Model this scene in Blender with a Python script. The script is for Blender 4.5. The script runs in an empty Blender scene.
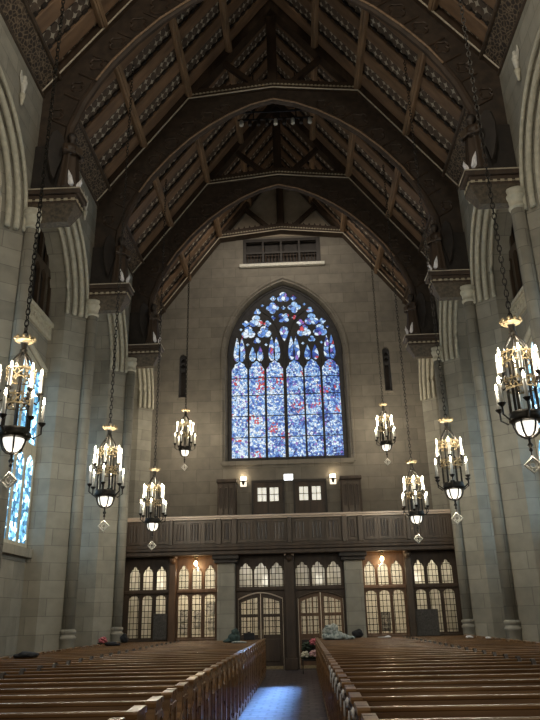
import bpy, bmesh, math, random
from mathutils import Vector, Matrix
from mathutils.geometry import tessellate_polygon
random.seed(7)
PI = math.pi
SC = bpy.context.scene
COL = SC.collection

# ------------------------------------------------------------------ camera
cam_d = bpy.data.cameras.new('camera')
cam_d.sensor_fit = 'VERTICAL'; cam_d.sensor_height = 36; cam_d.lens = 685.34 / 720 * 36
cam_d.clip_start = 0.05; cam_d.clip_end = 200
cam = bpy.data.objects.new('camera', cam_d); COL.objects.link(cam)
pit, yaw, rol = 0.36024, 0.037464, 0.022083
fw = Vector((-math.sin(yaw) * math.cos(pit), math.cos(yaw) * math.cos(pit), math.sin(pit)))
r0 = Vector((math.cos(yaw), math.sin(yaw), 0)); u0 = r0.cross(fw)
rt = math.cos(rol) * r0 - math.sin(rol) * u0; up = math.sin(rol) * r0 + math.cos(rol) * u0
cam.matrix_world = Matrix(((rt.x, up.x, -fw.x, 0.4057), (rt.y, up.y, -fw.y, 0), (rt.z, up.z, -fw.z, 1.6), (0, 0, 0, 1)))
SC.camera = cam

# ------------------------------------------------------------------ world and exposure
wd = bpy.data.worlds.new('world'); SC.world = wd; wd.use_nodes = True
wd.node_tree.nodes['Background'].inputs[0].default_value = (1.0, 0.95, 0.86, 1)
wd.node_tree.nodes['Background'].inputs[1].default_value = 0.10
SC.view_settings.view_transform = 'Standard'; SC.view_settings.look = 'None'
SC.view_settings.gamma = 1; SC.view_settings.use_curve_mapping = False
SC.view_settings.exposure = 0.0

def area(name, loc, target, sx, sy, power, colr, spread=PI):
    l = bpy.data.lights.new(name, 'AREA'); l.shape = 'RECTANGLE'; l.size = sx; l.size_y = sy
    l.energy = power; l.color = colr; l.spread = spread
    o = bpy.data.objects.new(name, l); COL.objects.link(o); o.location = loc
    o.rotation_euler = (Vector(target) - Vector(loc)).to_track_quat('-Z', 'Y').to_euler()
    return o
def point(name, loc, power, colr, rad=0.1, parent=None):
    l = bpy.data.lights.new(name, 'POINT'); l.energy = power; l.color = colr; l.shadow_soft_size = rad
    o = bpy.data.objects.new(name, l); COL.objects.link(o); o.location = loc; o.parent = parent
    return o
CHANDELIER_POWER = 185
# added unseen fill lamps high up, brightening the piers and upper arches
for x_ in (-2.6, 2.6): point('added_high_fill', (x_, 5.5, 15.2), 520, (1.0, 0.91, 0.74), .35)
for x_ in (-3.4, 3.4): point('added_front_fill', (x_, -1.5, 5.0), 260, (1.0, 0.88, 0.66), .25)  # added fill lamps behind the camera, brightening the pew fronts
# shaft of blue daylight from the great window onto the aisle
area('daylight_through_great_window', (0.25, 27.9, 12.0), (-0.28, 17.0, 0), 0.2, 6.5, 110, (0.22, 0.46, 1.0), math.radians(4.5))

# ------------------------------------------------------------------ measured sizes (metres)
W = 5.83; DP = 0.95; DPB = [0.95, 0.95, 1.60, 1.60]; ZP = 14.35; KX = 2.90; KZ = 18.36; KC = 18.68
TR = [13.777, 18.744, 23.712, 28.05]
BAY = [8.81, 13.777, 18.744, 23.712, 28.45]
YB = 24.11; YW = 28.45; YS = 24.7

# ------------------------------------------------------------------ helpers
def mesh_obj(name, bm, mat, parent=None, smooth=False):
    me = bpy.data.meshes.new(name)
    bmesh.ops.recalc_face_normals(bm, faces=bm.faces)
    bm.to_mesh(me); bm.free()
    if smooth:
        for f in me.polygons: f.use_smooth = True
    me.materials.append(mat)
    o = bpy.data.objects.new(name, me); COL.objects.link(o)
    if parent: o.parent = parent
    return o
class MB:
    def __init__(s): s.bm = bmesh.new()
    def box(s, x0, x1, y0, y1, z0, z1):
        v = [s.bm.verts.new(p) for p in ((x0,y0,z0),(x1,y0,z0),(x1,y1,z0),(x0,y1,z0),(x0,y0,z1),(x1,y0,z1),(x1,y1,z1),(x0,y1,z1))]
        for f in ((0,3,2,1),(4,5,6,7),(0,1,5,4),(1,2,6,5),(2,3,7,6),(3,0,4,7)): s.bm.faces.new([v[i] for i in f])
        return s
    def bbox(s, x0, x1, y0, y1, z0, z1, b=0.01):      # bevelled box
        t = bmesh.new(); tmp = MB(); tmp.bm.free(); tmp.bm = t; tmp.box(x0,x1,y0,y1,z0,z1)
        bmesh.ops.bevel(t, geom=t.edges[:], offset=b, segments=2, affect='EDGES', profile=0.5)
        me = bpy.data.meshes.new('tmp'); t.to_mesh(me); t.free(); s.bm.from_mesh(me); bpy.data.meshes.remove(me)
        return s
    def tube(s, pts, r, n=8, closed=False, ry=None):
        pts = [Vector(p) for p in pts]; m = len(pts); rings = []
        rs = r if isinstance(r, (list, tuple)) else [r] * m
        for i, p in enumerate(pts):
            a = pts[(i-1) % m] if (closed or i > 0) else p
            b = pts[(i+1) % m] if (closed or i < m-1) else p
            d = (b - a).normalized()
            ref = Vector((0,0,1)) if abs(d.z) < 0.95 else Vector((1,0,0))
            if abs(d.y) < 0.3: ref = Vector((0,1,0))
            e1 = d.cross(ref).normalized(); e2 = d.cross(e1)
            k = 1.0
            rings.append([s.bm.verts.new(p + rs[i]*k*(math.cos(2*PI*j/n+PI/n)*e1 + (ry/r if ry else 1)*math.sin(2*PI*j/n+PI/n)*e2)) for j in range(n)])
        for i in range(m if closed else m-1):
            A, B = rings[i], rings[(i+1) % m]
            for j in range(n): s.bm.faces.new((A[j], A[(j+1)%n], B[(j+1)%n], B[j]))
        if not closed:
            s.bm.faces.new(rings[0][::-1]); s.bm.faces.new(rings[-1])
        return s
    def lathe(s, prof, n=16, c=(0,0,0), sy=1.0):
        rings = []
        for r, z in prof:
            rings.append([s.bm.verts.new((c[0]+max(r,.0005)*math.cos(2*PI*j/n), c[1]+sy*max(r,.0005)*math.sin(2*PI*j/n), c[2]+z)) for j in range(n)])
        for A, B in zip(rings, rings[1:]):
            for j in range(n): s.bm.faces.new((A[j], A[(j+1)%n], B[(j+1)%n], B[j]))
        s.bm.faces.new(rings[0][::-1]); s.bm.faces.new(rings[-1])
        return s
    def plate(s, outer, holes, fn, t0, t1):            # 2-D outline with holes -> slab; fn(u,v,w)
        loops = [outer] + list(holes)
        flat = [p for L in loops for p in L]
        tris = tessellate_polygon([[Vector((p[0], p[1], 0)) for p in L] for L in loops])
        A = [s.bm.verts.new(fn(p[0], p[1], t0)) for p in flat]; B = [s.bm.verts.new(fn(p[0], p[1], t1)) for p in flat]
        for t in tris:
            try:
                s.bm.faces.new([A[i] for i in t]); s.bm.faces.new([B[i] for i in t[::-1]])
            except ValueError: pass
        k = 0
        for L in loops:
            n = len(L)
            for i in range(n):
                a, b = k+i, k+(i+1) % n
                try: s.bm.faces.new((A[a], A[b], B[b], B[a]))
                except ValueError: pass
            k += n
        return s
    def loft(s, A, B):
        a = [s.bm.verts.new(p) for p in A]; b = [s.bm.verts.new(p) for p in B]
        for i in range(len(a)-1): s.bm.faces.new((a[i], a[i+1], b[i+1], b[i]))
        return s
    def sphere(s, c, r, sz=1.0, u=12, v=8):
        return s.lathe([(r*math.sin(PI*i/v), -r*sz*math.cos(PI*i/v)) for i in range(v+1)], u, c)
    def torus(s, c, R, r, n=20, m=6, axis='z'):
        pts = []
        for i in range(n):
            a = 2*PI*i/n
            if axis == 'z': pts.append((c[0]+R*math.cos(a), c[1]+R*math.sin(a), c[2]))
            elif axis == 'y': pts.append((c[0]+R*math.cos(a), c[1], c[2]+R*math.sin(a)))
            else: pts.append((c[0], c[1]+R*math.cos(a), c[2]+R*math.sin(a)))
        return s.tube(pts, r, m, True)
    def obj(s, name, mat, parent=None, smooth=False): return mesh_obj(name, s.bm, mat, parent, smooth)
XZ = lambda y: (lambda u, v, w: (u, y + w, v))         # plates facing the nave end
def tag(o, label, cat, group=None):
    o['label'] = label; o['category'] = cat
    if group: o['group'] = group
    return o
def thing(name, label, cat, loc=(0,0,0), rz=0, group=None):
    o = bpy.data.objects.new(name, None); COL.objects.link(o); o.location = loc; o.rotation_euler = (0,0,rz)
    o.empty_display_size = 0.1
    return tag(o, label, cat, group)
def struct(o, label=None):
    o['kind'] = 'structure'
    if label: o['label'] = label
    return o
def sroot(name, loc=(0,0,0)):
    o = bpy.data.objects.new(name, None); COL.objects.link(o); o.location = loc; o.empty_display_size = .1
    return struct(o)
def dup(o, parent=None, loc=None, rz=None, label=None):
    c = o.copy(); COL.objects.link(c)
    if parent: c.parent = parent
    if loc is not None: c.location = loc
    if rz is not None: c.rotation_euler = (0, 0, rz)
    if label: c['label'] = label
    for ch in list(o.children): dup(ch, c)
    return c
def arc_pts(hw, z0, rise, n=14, c=0.0):                # pointed arch, left to right
    R = (rise*rise + hw*hw) / (2*hw); pts = []
    for i in range(n+1):
        a0 = math.asin(min(1, rise/R)); a = a0*i/n
        pts.append((c + (R-hw) - R*math.cos(a), z0 + R*math.sin(a)))
    return pts + [(2*c - x, z) for x, z in pts[-2::-1]]
def lancet(x0, x1, z0, z1, n=6, rise=None):            # closed outline: sill, then pointed head
    hw = (x1-x0)/2; rise = rise or hw*1.25
    return [(x0, z0)] + arc_pts(hw, z1-rise, rise, n, (x0+x1)/2) + [(x1, z0)]
def rect(x0, x1, z0, z1): return [(x0,z0),(x0,z1),(x1,z1),(x1,z0)]

# ------------------------------------------------------------------ materials
class NT:
    def __init__(s, name):
        s.m = bpy.data.materials.new(name); s.m.use_nodes = True; s.t = s.m.node_tree
        s.b = s.t.nodes['Principled BSDF']
    def n(s, typ, **k):
        x = s.t.nodes.new(typ)
        for a, v in k.items(): setattr(x, a, v)
        return x
    def l(s, a, b): s.t.links.new(a, b)
    def math(s, op, a, b=None):
        x = s.n('ShaderNodeMath', operation=op)
        for i, v in enumerate((a, b)):
            if v is None: continue
            if isinstance(v, (int, float)): x.inputs[i].default_value = v
            else: s.l(v, x.inputs[i])
        return x.outputs[0]
    def ramp(s, fac, stops, interp='LINEAR'):
        r = s.n('ShaderNodeValToRGB'); r.color_ramp.interpolation = interp; e = r.color_ramp.elements
        while len(e) < len(stops): e.new(0.5)
        for el, (p, c) in zip(e, stops): el.position = p; el.color = (*c, 1)
        s.l(fac, r.inputs[0]); return r.outputs[0]
    def mix(s, fac, a, b, mode='MIX'):
        x = s.n('ShaderNodeMix', data_type='RGBA', blend_type=mode)
        for i, v in ((0, fac), (6, a), (7, b)):
            if isinstance(v, (int, float)): x.inputs[i].default_value = v
            elif isinstance(v, tuple): x.inputs[i].default_value = (*v, 1)
            else: s.l(v, x.inputs[i])
        return x.outputs[2]
    def coord(s, kind='Object'): return s.n('ShaderNodeTexCoord').outputs[kind]
    def noise(s, vec, scale, det=3):
        x = s.n('ShaderNodeTexNoise'); x.inputs['Scale'].default_value = scale; x.inputs['Detail'].default_value = det
        if vec: s.l(vec, x.inputs['Vector'])
        return x.outputs[0]
    def bump(s, h, st=0.3, d=0.02):
        x = s.n('ShaderNodeBump'); x.inputs['Strength'].default_value = st; x.inputs['Distance'].default_value = d
        s.l(h, x.inputs['Height']); s.l(x.outputs[0], s.b.inputs['Normal'])
    def scaled(s, vec, sc):
        x = s.n('ShaderNodeMapping'); x.inputs['Scale'].default_value = sc; s.l(vec, x.inputs[0]); return x.outputs[0]
def plain(name, c, rough=0.5, metal=0, var=0.25, nscale=6, bump=0.0, stretch=None, spec=0.5):
    m = NT(name); v = m.coord()
    if stretch: v = m.scaled(v, stretch)
    f = m.noise(v, nscale)
    lo = tuple(x*(1-var) for x in c); hi = tuple(min(1, x*(1+var)) for x in c)
    m.l(m.ramp(f, [(0.3, lo), (0.7, hi)]), m.b.inputs['Base Color'])
    m.b.inputs['Roughness'].default_value = rough; m.b.inputs['Metallic'].default_value = metal
    m.b.inputs['Specular IOR Level'].default_value = spec
    if bump: m.bump(f, bump)
    return m.m
def glow(name, c, strength):
    m = NT(name); m.b.inputs['Base Color'].default_value = (*c, 1)
    f = m.noise(m.coord(), 9)
    m.l(m.ramp(f, [(0.2, tuple(x*.85 for x in c)), (0.8, c)]), m.b.inputs['Emission Color'])
    m.b.inputs['Emission Strength'].default_value = strength
    return m.m
def stone(name, c, bw=0.95, rh=0.44):
    m = NT(name)
    g = m.n('ShaderNodeNewGeometry'); sp = m.n('ShaderNodeSeparateXYZ'); m.l(g.outputs['Position'], sp.inputs[0])
    sn = m.n('ShaderNodeSeparateXYZ'); m.l(g.outputs['True Normal'], sn.inputs[0])
    side = m.math('GREATER_THAN', m.math('ABSOLUTE', sn.outputs[0]), 0.75)
    u = m.math('ADD', m.math('MULTIPLY', sp.outputs[1], side), m.math('MULTIPLY', sp.outputs[0], m.math('SUBTRACT', 1.0, side)))
    cb = m.n('ShaderNodeCombineXYZ'); m.l(u, cb.inputs[0]); m.l(sp.outputs[2], cb.inputs[1])
    br = m.n('ShaderNodeTexBrick'); m.l(cb.outputs[0], br.inputs['Vector'])
    br.inputs['Scale'].default_value = 1; br.inputs['Brick Width'].default_value = bw; br.inputs['Row Height'].default_value = rh
    br.inputs['Mortar Size'].default_value = 0.008; br.inputs['Mortar Smooth'].default_value = 0.3
    br.inputs['Color1'].default_value = (*[x*1.12 for x in c], 1); br.inputs['Color2'].default_value = (*[x*0.86 for x in c], 1)
    br.inputs['Mortar'].default_value = (*[x*0.6 for x in c], 1)
    f = m.noise(g.outputs['Position'], 3.0, 5)
    col = m.mix(1.0, br.outputs['Color'], m.ramp(f, [(0.3, (.82,.82,.8)), (0.7, (1.05,1.04,1.0))]), 'MULTIPLY')
    m.l(col, m.b.inputs['Base Color']); m.b.inputs['Roughness'].default_value = 0.85
    m.bump(m.math('ADD', m.math('MULTIPLY', br.outputs['Fac'], -1.0), m.math('MULTIPLY', f, 0.3)), 0.5, 0.015)
    return m.m
M = {}
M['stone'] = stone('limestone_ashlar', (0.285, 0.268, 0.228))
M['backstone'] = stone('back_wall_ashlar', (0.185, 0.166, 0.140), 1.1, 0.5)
M['carved'] = plain('carved_limestone', (0.46, 0.43, 0.34), 0.8, var=.15, nscale=8, bump=.2)
M['palestone'] = plain('pale_carved_stone', (0.55, 0.53, 0.47), 0.8, var=.15, nscale=12, bump=.2)
M['darkwood'] = plain('dark_oak', (0.040, 0.024, 0.014), 0.55, var=.4, nscale=5, stretch=(1,1,.2))
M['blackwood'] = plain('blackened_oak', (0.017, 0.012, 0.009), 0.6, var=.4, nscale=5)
M['underside'] = plain('carved_oak_underside', (0.075, 0.055, 0.034), 0.6, var=.5, nscale=14, bump=.6)
M['spandrel'] = plain('spandrel_oak', (0.034, 0.022, 0.014), 0.6, var=.4, nscale=5)
M['midwood'] = plain('brown_oak', (0.060, 0.041, 0.027), 0.45, var=.35, nscale=6, stretch=(1,1,.15))
M['warmwood'] = plain('warm_oak', (0.10, 0.052, 0.026), 0.42, var=.3, nscale=6, stretch=(1,1,.15))
M['railwood'] = plain('pale_oak_rail', (0.48, 0.38, 0.30), 0.35, var=.2, nscale=6, stretch=(.2,1,1))
M['purlin'] = plain('weathered_purlin', (0.20, 0.125, 0.070), 0.6, var=.3, nscale=9, stretch=(1,.15,1))
M['rafter'] = plain('rafter_board', (0.165, 0.098, 0.056), 0.6, var=.3, nscale=5, stretch=(.25,1,1))
M['gildedge'] = plain('pale_edge_moulding', (0.42, 0.36, 0.27), 0.45, var=.15, nscale=10)
M['dentil'] = plain('pale_dentils', (0.36, 0.31, 0.22), 0.6, var=.2, nscale=10)
M['iron'] = plain('black_iron', (0.025, 0.022, 0.018), 0.4, 0.7, var=.3, nscale=12)
M['gold'] = plain('gilt_bronze', (0.26, 0.20, 0.11), 0.5, 0.3, var=.35, nscale=30, bump=.4)
M['candle'] = plain('ivory_candle', (0.82, 0.80, 0.74), 0.5, var=.04)
M['flame'] = glow('candle_bulb', (1.0, 0.88, 0.66), 26)
M['bowl'] = glow('frosted_bowl', (1.0, 0.94, 0.84), 1.25)
M['plaster'] = plain('cream_plaster', (0.30, 0.25, 0.19), 0.9, var=.1, nscale=4)
M['tile'] = None
M['cream'] = plain('vestibule_plaster', (0.72, 0.66, 0.54), 0.9, var=.06)
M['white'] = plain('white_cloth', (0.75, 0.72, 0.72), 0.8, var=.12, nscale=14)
M['black'] = plain('black_cloth', (0.015, 0.015, 0.018), 0.8, var=.4)
M['greycloth'] = None
M['pink'] = plain('pink_petals', (0.50, 0.13, 0.15), 0.75, var=.3, nscale=30, bump=.5)
M['palepink'] = plain('pale_pink_petals', (0.62, 0.38, 0.38), 0.7, var=.3, nscale=30, bump=.4)
M['cream_rose'] = plain('cream_petals', (0.62, 0.58, 0.46), 0.7, var=.25, nscale=30, bump=.4)
M['leaf'] = plain('dark_leaves', (0.02, 0.035, 0.018), 0.6, var=.5, nscale=20)
M['purple'] = plain('purple_tone', (0.22, 0.08, 0.22), 0.6, var=.3)
M['bulb'] = glow('warm_bulb', (1.0, 0.74, 0.38), 30)
M['lantern'] = glow('lantern_glass', (1.0, 0.95, 0.85), 7)
M['sign'] = glow('lit_sign_face', (0.9, 0.97, 1.0), 4)
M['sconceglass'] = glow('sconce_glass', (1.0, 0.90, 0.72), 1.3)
M['winlit'] = None

def tile_mat():
    m = NT('aisle_tile'); g = m.coord()
    br = m.n('ShaderNodeTexBrick'); m.l(g, br.inputs['Vector'])
    br.inputs['Scale'].default_value = 1; br.inputs['Brick Width'].default_value = 0.30; br.inputs['Row Height'].default_value = 0.30
    br.offset = 0.5; br.inputs['Mortar Size'].default_value = 0.026
    br.inputs['Color1'].default_value = (.15,.125,.14,1); br.inputs['Color2'].default_value = (.07,.06,.072,1); br.inputs['Mortar'].default_value = (.012,.012,.015,1)
    f = m.noise(g, 4, 4)
    m.l(m.mix(1.0, br.outputs['Color'], m.ramp(f, [(.3,(.75,.75,.75)),(.7,(1.1,1.1,1.1))]), 'MULTIPLY'), m.b.inputs['Base Color'])
    m.l(m.math('ADD', m.math('MULTIPLY', f, .2), .22), m.b.inputs['Roughness'])
    m.bump(m.math('MULTIPLY', br.outputs['Fac'], -1.0), .4, .01)
    return m.m
M['tile'] = tile_mat()
def pew_mat():
    m = NT('pew_oak'); g = m.coord(); info = m.n('ShaderNodeObjectInfo')
    v = m.n('ShaderNodeVectorMath', operation='ADD'); m.l(m.scaled(g, (.5, 6, 6)), v.inputs[0]); m.l(info.outputs['Location'], v.inputs[1])
    f = m.noise(v.outputs[0], 2.2, 5)
    m.l(m.ramp(f, [(.25, (.085,.042,.017)), (.55, (.19,.10,.040)), (.8, (.33,.185,.080))]), m.b.inputs['Base Color'])
    m.l(m.math('ADD', m.math('MULTIPLY', f, .2), .20), m.b.inputs['Roughness'])
    return m.m
M['pew'] = pew_mat()
def ceil_mat():
    m = NT('stencilled_ceiling'); g = m.coord(); s = m.n('ShaderNodeSeparateXYZ'); m.l(g, s.inputs[0])
    v = m.n('ShaderNodeTexVoronoi', voronoi_dimensions='2D', distance='MINKOWSKI', feature='F1'); v.inputs['Randomness'].default_value = 0.3
    v.inputs['Exponent'].default_value = 0.55; v.inputs['Scale'].default_value = 3.7
    m.l(g, v.inputs['Vector'])
    st = m.math('LESS_THAN', v.outputs['Distance'], 0.50)
    f = m.noise(g, 7, 4)
    base = m.ramp(f, [(.3, (.060,.042,.030)), (.7, (.12,.085,.060))])
    m.l(m.mix(m.math('MULTIPLY', st, .75), base, (.52,.46,.36)), m.b.inputs['Base Color']); m.b.inputs['Roughness'].default_value = .75
    return m.m
M['ceil'] = ceil_mat()
def frieze_mat():
    m = NT('carved_frieze'); g = m.coord()
    v = m.n('ShaderNodeTexVoronoi', feature='DISTANCE_TO_EDGE'); v.inputs['Scale'].default_value = 9; m.l(g, v.inputs['Vector'])
    f = m.noise(g, 9, 3)
    k = m.math('ADD', v.outputs['Distance'], m.math('MULTIPLY', f, .12))
    m.l(m.ramp(k, [(.06, (.20,.15,.10)), (.13, (.08,.054,.034)), (.26, (.024,.016,.011))]), m.b.inputs['Base Color'])
    m.b.inputs['Roughness'].default_value = .7; m.bump(k, -.8, .04)
    return m.m
M['frieze'] = frieze_mat()
def stained(name, white=0.35, strength=1.0, scale=7.0, teal=False):
    m = NT(name); g = m.n('ShaderNodeNewGeometry').outputs['Position']
    v = m.n('ShaderNodeTexVoronoi', feature='F1'); v.inputs['Scale'].default_value = scale; m.l(g, v.inputs['Vector'])
    e = m.n('ShaderNodeTexVoronoi', feature='DISTANCE_TO_EDGE'); e.inputs['Scale'].default_value = scale; m.l(g, e.inputs['Vector'])
    sp = m.n('ShaderNodeSeparateColor'); m.l(v.outputs['Color'], sp.inputs[0])
    big = m.noise(g, 2.2, 3)
    sx = m.n('ShaderNodeSeparateXYZ'); m.l(g, sx.inputs[0])
    k = m.math('ADD', m.math('MULTIPLY', sp.outputs[0], .58), m.math('MULTIPLY', big, .80))
    k = m.math('SUBTRACT', k, 0.20)
    if teal:
        c = m.ramp(k, [(.0,(.003,.014,.030)),(.38,(.018,.07,.12)),(.60,(.10,.25,.38)),(.78,(.55,.80,.95))])
    else:
        k2 = m.math('SUBTRACT', k, m.math('MULTIPLY', sx.outputs[0], .045))
        c = m.ramp(k2, [(.10,(.012,.02,.13)),(.24,(.04,.09,.42)),(.40,(.13,.29,.72)),(.54,(.33,.56,.86)),(.72,(.82,.91,1.0))])
        red = m.math('MULTIPLY', m.math('GREATER_THAN', sp.outputs[1], .62), m.math('GREATER_THAN', m.noise(g, 1.4, 1), .63))
        c = m.mix(red, c, (.62,.08,.09))
        c = m.mix(m.math('GREATER_THAN', sp.outputs[2], .95), c, (.30,.16,.55))
    lead = m.math('GREATER_THAN', e.outputs['Distance'], .035)
    c = m.mix(lead, (.01,.012,.02), c)
    m.l(c, m.b.inputs['Emission Color']); m.b.inputs['Emission Strength'].default_value = strength
    m.b.inputs['Base Color'].default_value = (.02,.025,.04,1); m.b.inputs['Roughness'].default_value = .3
    return m.m
M['stained'] = stained('stained_glass_blue', strength=1.05, scale=13)
M['tracglass'] = stained('tracery_glass', strength=1.0, scale=6)
M['aisleglass'] = stained('aisle_window_glass', strength=5.5, scale=8, teal=True)
def leaded(name, clear):
    m = NT(name); g = m.n('ShaderNodeNewGeometry').outputs['Position']
    s = m.n('ShaderNodeSeparateXYZ'); m.l(g, s.inputs[0])
    cb = m.n('ShaderNodeCombineXYZ'); m.l(s.outputs[0], cb.inputs[0]); m.l(s.outputs[2], cb.inputs[1])
    br = m.n('ShaderNodeTexBrick'); m.l(cb.outputs[0], br.inputs['Vector']); br.offset = 0
    br.inputs['Scale'].default_value = 1; br.inputs['Brick Width'].default_value = .125; br.inputs['Row Height'].default_value = .19
    br.inputs['Mortar Size'].default_value = .010
    br.inputs['Color1'].default_value = (.62,.60,.52,1); br.inputs['Color2'].default_value = (.85,.83,.76,1)
    tr = m.n('ShaderNodeBsdfTransparent'); tr.inputs[0].default_value = (.95,.95,.92,1)
    tl = m.n('ShaderNodeBsdfTranslucent'); m.l(br.outputs['Color'], tl.inputs[0])
    mx = m.n('ShaderNodeMixShader'); mx.inputs[0].default_value = 1 - clear
    m.l(tr.outputs[0], mx.inputs[1]); m.l(tl.outputs[0], mx.inputs[2])
    gl = m.n('ShaderNodeBsdfGlossy'); gl.inputs['Roughness'].default_value = .15
    m2 = m.n('ShaderNodeMixShader'); m2.inputs[0].default_value = .05; m.l(mx.outputs[0], m2.inputs[1]); m.l(gl.outputs[0], m2.inputs[2])
    ld = m.n('ShaderNodeBsdfDiffuse'); ld.inputs[0].default_value = (.012,.011,.010,1)
    m3 = m.n('ShaderNodeMixShader'); m.l(br.outputs['Fac'], m3.inputs[0]); m.l(m2.outputs[0], m3.inputs[1]); m.l(ld.outputs[0], m3.inputs[2])
    m.l(m3.outputs[0], m.t.nodes['Material Output'].inputs[0])
    return m.m
M['leadfrost'] = leaded('leaded_frosted_glass', .30)
M['leadclear'] = leaded('leaded_clear_glass', .9)
def cloth(name, a, b, sc=14):
    m = NT(name); f = m.noise(m.coord(), sc, 4)
    m.l(m.ramp(f, [(.35, a), (.6, b)]), m.b.inputs['Base Color']); m.b.inputs['Roughness'].default_value = .85
    return m.m
M['greycloth'] = cloth('grey_green_patterned_cloth', (.10,.13,.12), (.42,.44,.40), 16)
M['greencloth'] = cloth('dark_green_cloth', (.015,.03,.028), (.05,.08,.07), 12)
M['poster'] = cloth('printed_poster', (.06,.06,.06), (.5,.47,.42), 9)
M['stripes'] = plain('dark_board', (.06,.055,.05), .7, var=.4, nscale=20)

# ------------------------------------------------------------------ floor
o = MB().box(-7.2, 7.2, -3, 30, -0.2, 0).obj('floor', M['tile']); struct(o)

# ------------------------------------------------------------------ side walls: piers, moulded arches, outer wall
WIN = []
for side, s in (('left', -1), ('right', 1)):
    m = MB()
    for ci, c in enumerate(BAY):
        DP = .95 if ci < 2 else 1.60
        lo, hi = c-.45, min(c+.45, YW) if c == BAY[-1] else c+.45
        a = [(W+DP+.05, lo), (W+.5, lo), (W, c-.04)]
        b = [(W, c+.04), (W+.5, c+.45), (W+DP+.05, c+.45)] if c != BAY[-1] else [(W, c+.02), (W+DP+.05, c+.02)]
        m.plate([(s*x, y) for x, y in a+b], [], lambda u, v, w: (u, v, w), 0, 10.3)
    for c0, c1 in zip(BAY, BAY[1:]):
        DP = DPB[BAY.index(c0)]
        cc = (c0+c1)/2; hw = (c1-c0)/2 - .04; hi_ = hw - .41
        oa = arc_pts(hw, 10.3, 2.75*hw/2.44, 14, cc); ia = arc_pts(hi_, 10.3, 2.35*hw/2.44, 14, cc)
        m.plate([(c0, 10.3), (c0, 14.9), (c1, 14.9), (c1, 10.3)] + oa[::-1], [], lambda u, v, w: (s*(W+w), u, v), 0, .04)
        m.loft([(s*W, y, z) for y, z in oa], [(s*(W+.5), y, z) for y, z in ia])
        m.loft([(s*(W+.5), y, z) for y, z in ia], [(s*(W+DP+.05), y, z) for y, z in ia])
    DP = .95
    m.box(min(s*(W+DP+.05), s*(W+DP)), max(s*(W+DP+.05), s*(W+DP)), 3.8, 8.4, 0, 15)
    m.box(min(s*W, s*(W+DP)), max(s*W, s*(W+DP)), 3.8, 8.4, 0, 14.9)
    for i, (c0, c1) in enumerate(zip(BAY, BAY[1:])):   # recessed outer wall
        holes = []; DP = DPB[i]
        if i < 3: holes = [[(c0+.62, 3.45), (c0+.62, 8.3), ((c0+c1)/2, 8.75), (c1-.50, 8.3), (c1-.50, 3.45)], rect(c0+.6, c1-.5, 9.85, 13.0)]
        m.plate(rect(c0, c1, 0, 15), holes, lambda u, v, w: (s*(W+DP+w), u, v), 0, .25)
        if i < 3:
            m.plate(rect(c0+.5, c1-.45, 3.2, 3.42), [], lambda u, v, w: (s*(W+DP+w), u, v), -.16, .02)
    struct(m.obj('wall_' + side, M['stone']))
    # moulded arch ribs
    for i, (c0, c1) in enumerate(zip(BAY, BAY[1:])):
        m = MB(); cc = (c0+c1)/2; hw = (c1-c0)/2 - .04
        for k, rr in ((0.02, .05), (.30, .075), (.62, .075), (.96, .06)):
            pts = arc_pts(hw - .41*k - .05, 10.3, (2.75 - .4*k)*hw/2.44 - .05, 18, cc)
            m.tube([(s*(W + .5*k - .035), y, z) for y, z in [(pts[0][0], 10.2)] + pts + [(pts[-1][0], 10.2)]], rr, 7)
        t = m.obj('trim', M['carved'], smooth=True); struct(t)

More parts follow.
